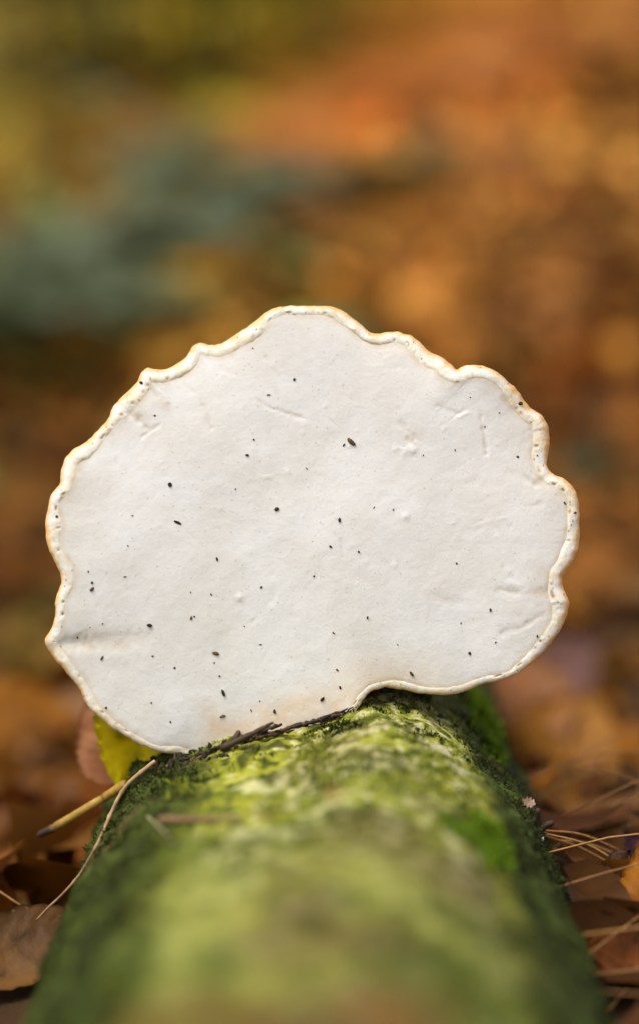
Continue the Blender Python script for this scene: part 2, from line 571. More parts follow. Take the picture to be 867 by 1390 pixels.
MM = D / FPX            # metres per photo pixel at the plane of focus
DENTS = [  # polyline, half width px, depth px (negative = raised)
    ([(266, 533), (278, 555), (287, 581)], 3.0, 2.6), ([(250, 521), (261, 531)], 3.5, 2.2), ([(340, 538), (368, 554), (414, 568)], 3.0, 2.0),
    ([(361, 485), (379, 510)], 3.0, 1.6), ([(192, 593), (215, 577)], 3.0, 1.9), ([(174, 561), (186, 569), (197, 579)], 5.0, 3.4),
    ([(180, 555), (190, 566)], 5.0, 2.4), ([(197, 526), (215, 538)], 3.5, 2.2), ([(210, 552), (231, 548)], 4.0, 2.0), ([(298, 498), (317, 508)], 3.0, 1.6),
    ([(354, 648), (377, 647)], 3.0, -1.8), ([(602, 583), (620, 567), (637, 559)], 3.2, -2.2), ([(600, 577), (634, 554)], 3.5, 1.8),
    ([(651, 556), (658, 593), (660, 616)], 3.2, 2.8), ([(542, 575), (556, 588), (568, 598)], 4.5, 2.2), ([(537, 608), (560, 612)], 4.5, -2.2),
    ([(554, 596), (562, 605)], 3.5, 2.0), ([(441, 561), (455, 579)], 3.0, 1.7), ([(595, 551), (618, 561)], 4, 1.6), ([(255, 723), (278, 744)], 2.2, 1.3),
    ([(681, 859), (712, 848), (738, 834)], 4.0, 2.6), ([(676, 800), (700, 806)], 6.0, 2.4), ([(680, 790), (708, 795)], 5.0, -1.8),
    ([(461, 732), (466, 755)], 3.0, 1.4), ([(690, 640), (735, 655)], 6, 1.8), ([(156, 600), (158, 632)], 4, 1.0), ([(167, 604), (166, 635)], 3.5, -0.9),
    ([(700, 690), (735, 684)], 4, 1.5), ([(640, 722), (690, 716)], 6, 1.2), ([(520, 500), (552, 498)], 5, 1.2), ([(470, 780), (520, 792)], 9, 1.2),
    ([(590, 810), (625, 820)], 8, 1.2), ([(690, 702), (650, 712)], 3, -1.0), ([(262, 500), (240, 508)], 4, 1.6), ([(232, 515), (206, 509)], 4, 1.6),
    ([(96, 874), (140, 871), (185, 868)], 14.0, 5.0), ([(84, 876), (112, 873)], 9.0, 6.0), ([(745, 650), (720, 655)], 6.0, 2.6), ([(752, 800), (724, 806)], 8.0, 3.2),
]
BUMPS = [(549, 701, 5, 2.2), (326, 811, 5, 2.6), (535, 767, 4, 1.4), (560, 608, 6, 2.2), (549, 615, 4, 1.6), (690, 775, 4, 1.4), (392, 640, 5, 1.3), (300, 690, 4, 1.0)]
_r = np.random.default_rng(5)
for _ in range(80):
    BUMPS.append((_r.uniform(90, 760), _r.uniform(450, 1000), _r.uniform(1.6, 3.6), _r.uniform(0.3, 0.9) * _r.choice([1, 1, -1])))
for _ in range(45):      # faint random scratches
    x0, y0, aa, ln = _r.uniform(110, 740), _r.uniform(470, 960), _r.uniform(0, math.pi), _r.uniform(8, 34)
    DENTS.append(([(x0, y0), (x0 + ln * math.cos(aa), y0 + ln * math.sin(aa))], _r.uniform(2.5, 6.0), _r.uniform(0.25, 0.7) * _r.choice([1, 1, -1])))


def dent_field(x, y):
    h = np.zeros_like(x)
    for pl, hw, dep in DENTS:
        pl = np.array(pl, float)
        lo, hi = pl.min(0) - hw * 4, pl.max(0) + hw * 4
        m = (x > lo[0]) & (x < hi[0]) & (y > lo[1]) & (y < hi[1])
        if not m.any():
            continue
        xx, yy = x[m], y[m]
        wob = noise(xx / 6, yy / 6, seed=48) * hw * (0.45 if hw < 8 else 0.1)
        best = np.full(xx.shape, 1e9)
        for a, b in zip(pl[:-1], pl[1:]):
            ab = b - a
            L2 = max(1e-6, (ab ** 2).sum())
            tq = np.clip(((xx - a[0]) * ab[0] + (yy - a[1]) * ab[1]) / L2, 0, 1)
            best = np.minimum(best, np.hypot(xx - a[0] - tq * ab[0], yy - a[1] - tq * ab[1]))
        dd = np.maximum(0, best + wob) / hw
        h[m] -= (0.36 if hw < 8 else 0.5) * dep * (0.75 + (0.9 if hw < 8 else 0.1) * noise(xx / 11, yy / 11, seed=49)) * np.exp(-dd ** 2 * 1.1)
    for bx, by, br, bh in BUMPS:
        m = (np.abs(x - bx) < br * 3) & (np.abs(y - by) < br * 3)
        if m.any():
            h[m] += 0.55 * bh * np.exp(-((x[m] - bx) ** 2 + (y[m] - by) ** 2) / (br * br))
    return h


# pore surface
NF = 260
t = np.linspace(0, 1, NF) ** 0.8
t[0] = 0.002
FX = CEN[0] + (inner[None, :, 0] - CEN[0]) * t[:, None]
FY = CEN[1] + (inner[None, :, 1] - CEN[1]) * t[:, None]
edge = t[:, None] * np.ones((1, NO))
DF = dent_field(FX, FY)
H = 0.85 * DF
H += 4.5 * fbm(FX / 150, FY / 150, seed=51, oct=1) + 0.7 * fbm(FX / 42, FY / 42, seed=52, oct=2) 
H += 0.24 * fbm(FX / 9, FY / 9, seed=53, oct=3)
dist_in = (1 - edge) * np.linalg.norm(inner - CEN, axis=1)[None, :]
wavy = noise(np.cos(ang) * 4.2, np.sin(ang) * 4.2, seed=55)
H += wavy[None, :] * 5.0 * np.exp(-dist_in / 38)                 # the margin undulates
rad_px = np.hypot((FX - CEN[0]) / 1.2, FY - CEN[1])
H += 10.0 * (1 - (rad_px / 300) ** 2) - 6.0                                # very slightly domed
H -= 0.4 * np.exp(-dist_in / 5.0) * (0.7 + 0.5 * noise(FX / 20, FY / 20, seed=57))   # groove inside the roll
face_w = P(FX, FY, D) - FWD * (H * MM)[..., None]
n1 = fbm(FX / 60, FY / 60, seed=58, oct=3)
n2 = fbm(FX / 12, FY / 12, seed=59, oct=3)
fc = mixc(lin(0.815, 0.795, 0.760), lin(0.780, 0.745, 0.690), 0.5 + 1.0 * n1 + 0.4 * n2)
fc = mixc(fc, lin(0.78, 0.70, 0.58), 0.45 * np.exp(-dist_in / 26) * (0.7 + 0.8 * n1))
foot = sstep(95, 40, dist_in) * sstep(860, 985, FY) * sstep(255, 300, FX) * sstep(640, 560, FX)
fc = mixc(fc, lin(0.80, 0.62, 0.42), foot * (0.75 + 0.4 * n2))
fc = mixc(fc, lin(0.72, 0.60, 0.45), sstep(9, 1, dist_in) * (0.55 + 0.6 * n2))
for bx, by, br, k in ((186, 565, 13, 0.6), (222, 549, 11, 0.45), (376, 528, 7, 0.35), (212, 512, 14, 0.5), (560, 590, 14, 0.25), (107, 632, 10, 0.4),
                      (745, 795, 22, 0.55), (115, 866, 26, 0.30), (300, 1003, 40, 0.3), (740, 655, 14, 0.3)):
    m = np.exp(-((FX - bx) ** 2 + (FY - by) ** 2) / br ** 2)
    fc = mixc(fc, lin(0.55, 0.45, 0.33), k * m * (0.8 + 0.9 * n2))
fc = mixc(fc, lin(0.62, 0.50, 0.36), 0.38 * np.clip(-DF / 1.1 - 0.15, 0, 1) * (dist_in > 6) * (0.8 + 0.8 * n2))
tiny = _hash(np.floor(FX / 1.6).astype(np.int64), np.floor(FY / 1.6).astype(np.int64), 77)
fc = mixc(fc, lin(0.45, 0.36, 0.25), (tiny > 0.9965) * 0.55)

# rolled rim
NR = 40
sv = np.linspace(0, 1, NR)
lat = 1 - (1 - sv) ** 1.8
RX = inner[None, :, 0] + (outl - inner)[None, :, 0] * lat[:, None]
RY = inner[None, :, 1] + (outl - inner)[None, :, 1] * lat[:, None]
h_edge = H[-1][None, :]
rl = fbm(RX / 11, RY / 11, seed=63, oct=3)
rf = fbm(RX / 4.5, RY / 4.5, seed=64, oct=2)
swell = 1 + 0.6 * noise(outl[:, 0] / 38, outl[:, 1] / 38, seed=69)
crest = np.sin(np.clip(lat / 0.24, 0, 1) * math.pi / 2)
fall = np.clip((lat - 0.18) / 0.82, 0, 1)
fall = 1 - np.sqrt(np.maximum(0, 1 - fall ** 2.2))
RH = h_edge + 0 * lat[:, None]
RH += crest[:, None] * ((0.6 + wid * 0.035 * swell) * (0.35 + np.clip(1.5 * noise(outl[:, 0] / 26, outl[:, 1] / 26, seed=70), 0, 0.9)))[None, :] - fall[:, None] * (wid * 0.42 + 2.5)[None, :]
RH += (np.sin(lat * math.pi) * 1.0)[:, None] * (0.7 * rl + 0.3 * rf)
# small pits and tears where the roll meets the pores
tear = sstep(0.25, 0.55, fbm(outl[:, 0] / 8, outl[:, 1] / 8, seed=65, oct=2))[None, :] * np.exp(-((lat[:, None] - 0.22) / 0.12) ** 2)
RH -= 1.5 * tear
rim_w = P(RX, RY, D) - FWD * (RH * MM)[..., None]
rn = fbm(RX / 6, RY / 6, seed=66, oct=3)
rc = mixc(lin(0.87, 0.83, 0.74), lin(0.84, 0.70, 0.45), 0.28 + 0.8 * rl + 0.45 * rn)
rc = mixc(rc, lin(0.74, 0.39, 0.10), sstep(0.52, 0.98, lat[:, None] + 0.16 * rl) * 0.9)  # tan outer edge, its colour deepened to paint in an orange halo
rc = mixc(rc, lin(0.62, 0.40, 0.17), sstep(0.5, 0.75, rn) * 0.5)
rc = mixc(rc, lin(0.40, 0.22, 0.08), tear * 0.9)
rc = mixc(rc, lin(0.74, 0.58, 0.38), sstep(0.16, 0.0, lat[:, None]) * (0.45 + 0.5 * rl))
speck = _hash(np.floor(RX / 2.1).astype(np.int64), np.floor(RY / 2.1).astype(np.int64), 78)
rc = mixc(rc, lin(0.10, 0.06, 0.03), (speck > 0.994) * 0.7)
lowlip = sstep(930, 960, RY) * (RX > 120)
rc = mixc(rc, lin(0.80, 0.66, 0.46), lowlip * 0.55)

# cap (upper side, away from the camera)
NC = 30
qq = np.linspace(0, 1, NC)
sh = np.cos(qq * math.pi / 2) ** 0.55
dep = 0.024 * np.sin(qq * math.pi / 2) ** 0.8 / MM
CX = CEN[0] + (outl[None, :, 0] - CEN[0]) * sh[:, None]
CY = CEN[1] + 40 * qq[:, None] + (outl[None, :, 1] - CEN[1]) * sh[:, None]
CH = RH[-1][None, :] * (1 - qq)[:, None] - dep[:, None] * (1 + 0.15 * fbm(CX / 90, CY / 90, seed=67)) * np.ones((1, NO))
cap_w = P(CX, CY, D) - FWD * (CH * MM)[..., None]
cn = fbm(CX / 50, CY / 50, seed=68, oct=3)
cc = mixc(lin(0.36, 0.24, 0.13), lin(0.22, 0.14, 0.08), 0.5 + 1.2 * cn)
cc = mixc(lin(0.66, 0.40, 0.15) + 0 * cc, cc, sstep(0.0, 0.15, qq)[:, None] + 0 * cn)

FB = np.array(P(395, 990, D))
fungus = empty('bracket_fungus', FB)
tag(fungus, 'large white bracket fungus with wavy cream rim standing upright on the mossy log', 'fungus')
ff = grid_faces(NF, NO, wrap=True)
me = mesh_from('pore_surface', face_w.reshape(-1, 3) - FB, ff, fc.reshape(-1, 3))
pore = link('pore_surface', me, M_PORE, fungus)
rim = link('rim', mesh_from('rim', rim_w.reshape(-1, 3) - FB, grid_faces(NR, NO, wrap=True), rc.reshape(-1, 3)), M_RIM, fungus)
cap = link('cap', mesh_from('cap', cap_w.reshape(-1, 3) - FB, grid_faces(NC, NO, wrap=True), cc.reshape(-1, 3)), M_CAP, fungus)

# specks of dirt stuck to the pores
SPECKS = [(231, 658, 3.2), (242, 709, -3.4), (210, 564, 1.6), (336, 618, 2.6), (345, 597, 1.6), (400, 515, 1.7), (365, 536, 1.8), (376, 691, 3.2),
          (320, 664, 1.3), (180, 700, 1.2), (417, 636, 1.3), (343, 472, 1.1), (77, 701, 2.4), (191, 519, 2.6), (476, 600, 5.4), (466, 604, 1.7),
          (460, 706, 3.2), (533, 692, 1.5), (507, 689, 1.2), (707, 547, 3.4), (678, 560, 1.4), (658, 579, 1.2), (617, 611, 1.2), (574, 618, 1.2),
          (703, 620, 2.0), (730, 618, 1.5), (767, 683, 1.8), (781, 696, 2.0), (638, 539, 1.0), (125, 791, 1.9), (125, 800, 2.6), (120, 776, 1.3),
          (174, 741, 1.4), (295, 759, 1.9), (170, 783, 1.3), (355, 797, 1.8), (427, 782, 1.5), (203, 849, 3.6), (260, 839, 2.0), (264, 837, 1.3),
          (332, 850, 1.4), (354, 875, 1.4), (293, 887, 3.2), (291, 900, 1.3), (298, 918, 1.9), (303, 941, 3.8), (302, 973, 2.6), (373, 966, 3.7),
          (143, 962, 2.1), (104, 866, 1.7), (138, 894, 2.0), (207, 891, 1.6), (237, 907, 1.5), (437, 949, 3.3), (341, 965, 1.4), (231, 981, 1.6),
          (139, 847, 1.1), (461, 933, 1.9), (457, 909, 1.7), (498, 838, 2.4), (486, 749, 1.7), (448, 742, 2.0), (619, 765, 1.5), (665, 828, 2.4),
          (637, 887, 2.7), (729, 864, 1.8), (672, 872, 1.5), (558, 915, 3.2), (539, 875, 1.3), (625, 846, 1.2), (452, 859, 1.4), (122, 852, 1.1),
          (353, 952, 1.3), (205, 955, 1.4), (287, 807, 1.2), (259, 804, 1.1)]


def face_h(px, py):
    i = np.argmin((FX[::3, ::3] - px) ** 2 + (FY[::3, ::3] - py) ** 2)
    j = np.argmin((RX - px) ** 2 + (RY - py) ** 2)
    d1 = ((FX[::3, ::3] - px) ** 2 + (FY[::3, ::3] - py) ** 2).ravel()[i]
    d2 = ((RX - px) ** 2 + (RY - py) ** 2).ravel()[j]
    return H[::3, ::3].ravel()[i] if d1 < d2 + 3 else RH.ravel()[j]


def lump_mesh(name, seed, n=9, m=6, flat=0.5, elong=1.0):
    v = []
    for i in range(m):
        ph = math.pi * (i + 0.5) / m
        for j in range(n):
            a = 2 * math.pi * j / n
            v.append((math.sin(ph) * math.cos(a) * elong, math.sin(ph) * math.sin(a), math.cos(ph) * flat))
    v = np.array(v)
    v *= 1 + 0.55 * (0.5 * noise(v[:, 0] * 1.7 + seed, v[:, 1] * 1.7, seed=seed) + 0.5 * noise(v[:, 2] * 1.7 + seed, v[:, 1] * 1.7, seed=seed + 1))[:, None]
    f = grid_faces(m, n, wrap=True).tolist() + [list(range(n))[::-1], [(m - 1) * n + j for j in range(n)]]
    return mesh_from(name, v, f)


SP = [lump_mesh('dirt_speck', s, flat=0.45, elong=e) for s, e in ((1, 1.0), (2, 1.35), (3, 1.6), (4, 1.1))]
SPL = lump_mesh('dirt_speck', 9, flat=0.3, elong=2.6)
for k, (sx, sy, sr) in enumerate(SPECKS):
    me = SPL if sr < 0 else SP[k % 4]
    sr = abs(sr) * 0.98
    h = face_h(sx, sy)
    p = P(sx, sy, D) - FWD * (h + sr * 0.2) * MM
    o = link('dirt_speck', me, (M_DIRT, M_SOIL, M_DIRT, M_SOIL, M_BROWNDIRT)[(k * 7) % 5] if sr < 5 else M_DIRT, fungus)
    o.location = p - FB
    s = sr * MM / (1.0 if me is not SPL else 1.4)
    o.scale = (s * RNG.uniform(0.8, 1.25), s * RNG.uniform(0.55, 1.0), s)
    o.rotation_euler = (math.radians(90) - PITCH, RNG.uniform(-math.pi, math.pi) if me is not SPL else 0.35, 0)
    o.rotation_euler = (Euler((math.radians(90) - PITCH, 0, 0)).to_matrix() @ Matrix.Rotation(RNG.uniform(0, 6.28) if me is not SPL else -0.4, 3, 'Z')).to_euler()


# ------------------------------------------------------------------ debris at the foot of the fungus
def solid(name, pts, radii, cols, mat, parent=None, sides=7, jitter=0.0, seed=0, base=None):
    pts = np.asarray(pts, float)
    v, f = tube(pts, radii, sides, jitter, seed)
    cols = np.asarray(cols, float)
    c = np.repeat(cols if cols.ndim == 2 else np.repeat(cols[None], len(pts), 0), sides, 0)
    b = pts[0] if base is None else base
    o = link(name, mesh_from(name, v - b, f, c), mat, parent)
    o.location = b if parent is None else (0, 0, 0)
    return o


_d = random.Random(12)
for k in range(24):
    x0 = _d.uniform(222, 440)
    x1 = min(486, x0 + _d.uniform(24, 75))
    r = _d.uniform(0.00025, 0.0009) * (1.0 if x0 < 340 else 0.75)
    dy = _d.uniform(-3, 8) if x0 < 320 else _d.uniform(-3, 2.5)
    n = 14
    xs_ = np.linspace(x0, x1, n)
    ylog = np.interp(xs_, [224, 271, 335, 381, 432, 470, 490], [1034, 1022, 1003, 991, 981, 969, 955])
    sl = _d.uniform(-0.10, 0.06)
    pts = np.array([P(a, b + dy + sl * (a - x0) + _d.uniform(-1.2, 1.2), 0.4475 - 0.0015 * _d.random()) for a, b in zip(xs_, ylog)])
    rr = r * np.sin(np.linspace(0.2, math.pi - 0.2, n)) ** 0.6 * RNG.uniform(0.4, 1.5, n)
    cb = (lin(0.06, 0.03, 0.014), lin(0.11, 0.06, 0.03), lin(0.025, 0.014, 0.008))[k % 3]
    solid('bark_shred', pts, rr, mixc(cb, cb * 0.4, RNG.uniform(0, 1, n)), M_STEM, log, 7, 0.45, k, base=LOGB)
CRUMBS = [lump_mesh('bark_crumb', 20 + k, flat=0.6, elong=1.4) for k in range(5)]
CRUMBS_B = [lump_mesh('bark_crumb', 40 + k, flat=0.7, elong=1.2) for k in range(5)]
for k in range(60):
    px, py = _d.uniform(205, 330), _d.uniform(1024, 1052)
    py -= (px - 222) * 0.26
    p = log_at(px, py)
    o = link('bark_crumb', (CRUMBS if k % 2 else CRUMBS_B)[k % 5], M_BROWNDIRT if k % 2 else M_DIRT, log)
    o.location = p - LOGB
    s = _d.uniform(0.0003, 0.0011)
    o.scale = (s * _d.uniform(0.8, 2.0), s, s)
    o.rotation_euler = (_d.uniform(0, 6), _d.uniform(0, 6), _d.uniform(0, 6))

tw = spline([P(300, 1016, 0.444), P(335, 1000, 0.443), P(356, 989, 0.442), P(371, 981, 0.4405)], 14)
o = solid('twig', tw, np.linspace(0.0010, 0.0004, 14), lin(0.055, 0.03, 0.015), M_STEM, None, 7, 0.2, 3)
tag(o, 'thin dark twig poking up against the white fungus at its lower edge', 'twig')


# ------------------------------------------------------------------ single leaves
def leaf_mesh(name, L, W, kind, color, color2, seed, curl=0.25, cup=0.25, nu=26, nv=13, lobes=0):
    """a leaf along +Y from its stalk at the origin, upper side +Z"""
    r = np.random.default_rng(seed)
    u = np.linspace(0, 1, nu)
    v = np.linspace(-1, 1, nv)
    U, V = np.meshgrid(u, v, indexing='ij')
    if kind == 'ovate':
        prof = np.sin(np.pi * np.clip(u, 0, 1) ** 0.75) ** 0.8 * (1 - 0.25 * u)
    elif kind == 'oak':
        prof = np.sin(np.pi * u ** 0.9) ** 0.7 * (0.78 + 0.26 * np.cos(u * 2 * np.pi * 4.2 + 0.6))
    else:
        prof = np.sin(np.pi * u) ** 0.75
    prof = np.maximum(prof, 0.015)
    if kind == 'ovate':
        prof = prof * (1 + 0.05 * np.sin(u * 90))
    x = V * prof[:, None] * W / 2
    y = U * L + 0.05 * L * np.abs(V) * (1 - U) * 0
    z = cup * np.abs(x) + curl * L * (U - 0.5) ** 2 * 1.6
    z += 0.05 * L * fbm(U * 3 + seed, V * 1.5, seed=seed, oct=2)
    z += 0.010 * L * np.cos(2 * np.pi * (U * 9 - np.abs(V) * 1.7)) * (np.abs(V) > 0.08)
    x = x + 0.06 * L * fbm(U * 2.2, V, seed=seed + 1) 
    pts = np.stack([x, y, z], -1)
    vein = np.exp(-(V / 0.10) ** 2) + 0.5 * np.exp(-((np.mod(U * 9 - np.abs(V) * 1.7, 1) - 0.5) / 0.16) ** 2)
    c = mixc(np.array(color), np.array(color2), 0.5 + 1.0 * fbm(U * 4 + seed, V * 2, seed=seed + 2, oct=3))
    c = mixc(c, np.array(color) * 0.55, np.clip(vein, 0, 1) * 0.45)
    c = mixc(c, np.array(color2) * 0.35, sstep(0.35, 0.6, fbm(U * 7, V * 4 + seed, seed=seed + 4)) * 0.7)
    top = pts.reshape(-1, 3)
    th = 0.00022
    bot = top.copy(); bot[:, 2] -= th
    n = nu * nv
    f = grid_faces(nu, nv)
    fb = f[:, ::-1] + n
    ring = [i * nv for i in range(nu)] + [(nu - 1) * nv + j for j in range(1, nv)] + [i * nv + nv - 1 for i in range(nu - 2, -1, -1)] + list(range(nv - 2, 0, -1))
    ring = np.array(ring)
    r2 = np.roll(ring, -1)
    fs = np.stack([ring, r2, r2 + n, ring + n], -1)
    c = c.reshape(-1, 3)
    return mesh_from(name, np.vstack([top, bot]), np.vstack([f[:, ::-1], fb[:, ::-1], fs]), np.vstack([c, c]))


def leaf(px, py, d, L, W, kind, col, col2, seed, rot, label, curl=0.25, cup=0.25, stalk=True, ground=False, group=None, name='fallen_leaf', stalk_len=0.3, mat=None):
    p = on_ground(px, py) + np.array([0, 0, 0.016]) if d > 0.5 else P(px, py, d)
    tl, hd, sp = [math.radians(a) for a in rot]      # tilt towards the camera side, heading, spin in the blade's plane
    R_ = (Matrix.Rotation(hd, 3, 'Z') @ Matrix.Rotation(tl, 3, 'X') @ Matrix.Rotation(sp, 3, 'Z')).to_euler()
    me = leaf_mesh(name, L, W, kind, col, col2, seed, curl, cup)
    # origin at the blade's middle
    co = np.zeros(len(me.vertices) * 3, np.float32)
    me.vertices.foreach_get('co', co)
    co = co.reshape(-1, 3)
    co[:, 1] -= L / 2
    me.vertices.foreach_set('co', co.ravel())
    o = link(name, me, mat or M_LEAF)
    o.location = p
    o.rotation_euler = R_
    tag(o, label, 'leaf', group)
    if stalk:
        z0 = curl * L * 0.4
        pts = spline([(0, -L * 0.46, z0 * 0.9), (0.03 * L, -L * (0.5 + stalk_len * 0.5), z0 + 0.02 * L), (0.0, -L * (0.5 + stalk_len), z0 - 0.02 * L)], 8)
        v, f = tube(pts, np.linspace(0.0006, 0.0008, 8), 6)
        s = link('stalk', mesh_from('stalk', v, f, np.repeat(np.array([col]) * 0.7, len(v), 0)), M_STEM, o)
    return o


ORG, GLD, BRN, DRK, PNK = (0.42, 0.15, 0.025), (0.50, 0.24, 0.035), (0.20, 0.085, 0.03), (0.055, 0.028, 0.016), (0.46, 0.22, 0.14)
leaf(190, 992, 0.471, 0.040, 0.028, 'ovate', (0.92, 0.76, 0.012), (0.84, 0.70, 0.012), 101, (78, -12, 172), 'bright yellow leaf tucked under the lower left edge of the fungus', curl=0.15, cup=0.55, stalk=False, mat=M_YELLOW)
leaf(146, 1000, 0.490, 0.030, 0.026, 'ovate', (0.58, 0.26, 0.12), (0.46, 0.18, 0.08), 102, (62, 10, 15), 'pinkish brown leaf standing behind the yellow leaf', curl=0.1)
leaf(20, 1055, 0.66, 0.085, 0.055, 'elliptic', (0.55, 0.22, 0.02), (0.36, 0.13, 0.02), 103, (48, 12, 60), 'blurred orange leaf at the left edge level with the dark tipped stem', curl=0.2)
leaf(95, 1035, 0.64, 0.06, 0.045, 'elliptic', (0.33, 0.16, 0.06), (0.22, 0.10, 0.04), 104, (35, -15, 120), 'blurred tan brown leaf between the orange leaf and the yellow leaf', curl=0.3)
leaf(20, 1170, 0.56, 0.075, 0.05, 'oak', (0.30, 0.12, 0.03), (0.17, 0.07, 0.025), 105, (25, 10, 80), 'blurred rusty lobed leaf on the ground left of the log', curl=0.2)
leaf(22, 1290, 0.450, 0.046, 0.026, 'elliptic', (0.17, 0.075, 0.016), (0.09, 0.04, 0.012), 106, (28, 12, -70), 'golden brown leaf at the lower left corner beside the log', curl=0.15)
leaf(752, 1078, 0.60, 0.066, 0.048, 'elliptic', (0.42, 0.18, 0.022), (0.30, 0.11, 0.015), 107, (38, -8, -30), 'blurred golden orange leaf right of the log behind the pine needles', curl=0.15)
leaf(822, 1172, 0.480, 0.036, 0.020, 'elliptic', (0.28, 0.11, 0.025), (0.10, 0.045, 0.02), 108, (35, 25, 75), 'dark brown curled leaf under the pine needles', curl=0.6, cup=0.6)
leaf(800, 1225, 0.455, 0.034, 0.024, 'oak', (0.12, 0.05, 0.022), DRK, 109, (20, -30, -25), 'dark chocolate leaf in the hollow beside the log at lower right', curl=0.5, cup=0.4)
leaf(878, 1222, 0.440, 0.034, 0.022, 'ovate', (0.52, 0.20, 0.02), (0.42, 0.14, 0.02), 110, (55, -20, 10), 'bright orange leaf at the right edge below the pine needles', curl=0.35, cup=0.4)
leaf(850, 1300, 0.425, 0.026, 0.020, 'ovate', (0.24, 0.075, 0.018), (0.12, 0.04, 0.012), 111, (45, 20, 70), 'rust red leaf at the lower right corner', curl=0.4, cup=0.35)
leaf(864, 1158, 0.470, 0.016, 0.012, 'ovate', (0.13, 0.06, 0.075), (0.08, 0.04, 0.045), 112, (60, 20, 30), 'small purple brown leaf scrap at the right edge above the orange leaf', curl=0.4, stalk=False)
leaf(745, 965, 0.82, 0.055, 0.035, 'elliptic', (0.26, 0.13, 0.105), (0.16, 0.075, 0.06), 113, (50, 15, -60), 'blurred purplish brown leaf right of the log below the fungus', curl=0.2)
leaf(690, 1010, 0.78, 0.070, 0.05, 'elliptic', (0.36, 0.15, 0.05), (0.26, 0.10, 0.04), 114, (35, 5, 10), 'blurred copper leaf just right of the bright green moss', curl=0.2)
leaf(716, 1090, 0.452, 0.0042, 0.0038, 'oak', (0.50, 0.34, 0.25), (0.34, 0.20, 0.14), 115, (35, 10, 60), 'tiny pale pink leaf scrap on the right edge of the log', curl=0.5, stalk=False)
leaf(452, 1081, 0.352, 0.0042, 0.0035, 'elliptic', (0.36, 0.12, 0.06), (0.26, 0.09, 0.05), 116, (10, 10, 60), 'tiny reddish scrap lying on the top of the log', curl=0.5, stalk=False)
# yellow stem with a dark tip, its joint and the thin dry stalk over it
ys_ = empty('yellow_stem', P(165, 1066, 0.458))
tag(ys_, 'thick yellow stem with dark tip sticking out left beside the yellow leaf', 'stem')
b_ = np.array(ys_.location)
segs = [((172, 1063), (142, 1083), (0.44, 0.25, 0.035)), ((141, 1083.5), (76, 1122), (0.46, 0.27, 0.045)), ((77, 1122), (52, 1134), (0.06, 0.034, 0.022))]
for k, (a, b, c) in enumerate(segs):
    pts = np.linspace(P(*a, 0.458 + 0.003 * k), P(*b, 0.461 + 0.003 * k), 8)
    rr = np.full(8, (6.4, 6.0, 5.4)[k] * MM) * (1 + 0.05 * np.sin(np.arange(8)))
    rr[0] *= 0.9; rr[-1] *= (0.92, 0.95, 0.55)[k]
    solid(('upper_segment', 'stem_segment', 'dark_tip')[k], pts, rr, mixc(mixc(np.array(c), np.array(c) * 0.7, RNG.uniform(0, 1, 8)), lin(0.22, 0.12, 0.035), (sstep(0.35, 0.0, np.linspace(0, 1, 8)) if k == 2 else sstep(0.75, 1.0, np.linspace(0, 1, 8))) * 0.8), M_STEM, ys_, 10, 0.03, k, base=b_)

path = [(211, 1033, .4500), (196, 1045, .4490), (176, 1062, .4480), (163, 1080, .4475), (152, 1102, .446), (140, 1130, .444), (126, 1158, .443), (108, 1188, .4445), (84, 1215, .4465), (66, 1232, .448), (50, 1249, .4495)]
ctl = []
for x_, y_, d_0 in path:
    q = P(x_, y_, d_0)
    inside = math.hypot(q[0] - LOG_X, q[2] - LOG_Z) < log_r(np.array(math.atan2(q[0] - LOG_X, q[2] - LOG_Z)), np.array(q[1]))
    ctl.append(log_at(x_, y_, 0.0004) if inside else q)
pts = spline(ctl, 60)
n = 60
rr = np.interp(np.linspace(0, 1, n), [0, 0.35, 0.7, 1], [4.0, 3.6, 2.6, 1.8]) * MM * 0.75
rr[7::9] *= 1.3
o = solid('dry_stalk', pts, rr, mixc(lin(0.42, 0.27, 0.13), lin(0.30, 0.18, 0.08), 0.5 + fbm(np.arange(n) / 3, np.zeros(n), seed=4)), M_STEM, None, 8, 0.1, 2)
tag(o, 'thin tan dry stalk arching down the left flank of the log', 'stalk')

pts = np.array([log_at(a, b, 0.0012) for a, b in ((200, 1108), (212, 1118), (224, 1130), (236, 1146))])
o = solid('pale_stalk', spline(pts, 12), np.linspace(0.0003, 0.0002, 12), lin(0.36, 0.31, 0.16), M_STEM)
tag(o, 'short pale stalk lying on the left side of the log near the top', 'stalk')
pts = np.array([log_at(a, b, 0.0010) for a, b in ((218, 1112), (265, 1113), (315, 1111), (370, 1108))])
o = solid('brown_twig', spline(pts, 16), np.linspace(0.0009, 0.0005, 16), lin(0.20, 0.11, 0.05), M_STEM, None, 7, 0.2, 4)
tag(o, 'faint brown twig lying across the top of the log left of centre', 'twig')

# little forked twig on the right edge of the log
ft = empty('forked_twig', P(733, 1130, 0.452))
tag(ft, 'small dark forked twig standing on the right edge of the log', 'twig')
fb_ = np.array(ft.location)
solid('stem', spline([P(735, 1136, .454), P(732, 1122, .452), P(729, 1110, .451), P(730, 1098, .450)], 9), np.linspace(0.0010, 0.0007, 9), lin(0.05, 0.028, 0.018), M_STEM, ft, 7, 0.2, 1, base=fb_)
solid('branch', spline([P(732, 1128, .452), P(740, 1121, .450), P(750, 1116, .449)], 8), np.linspace(0.0010, 0.0008, 8), lin(0.06, 0.034, 0.02), M_STEM, ft, 7, 0.2, 2, base=fb_)
wl = lump_mesh('pale_lichen_flake', 31, flat=0.6)
o = link('pale_lichen_flake', wl, material('lichen', (0.7, 0.68, 0.6), attr=False, rough=0.8, var=0.15, var_scale=800), log)
o.location = P(733, 1139, 0.451) - LOGB
o.scale = (0.0011, 0.0008, 0.0013)

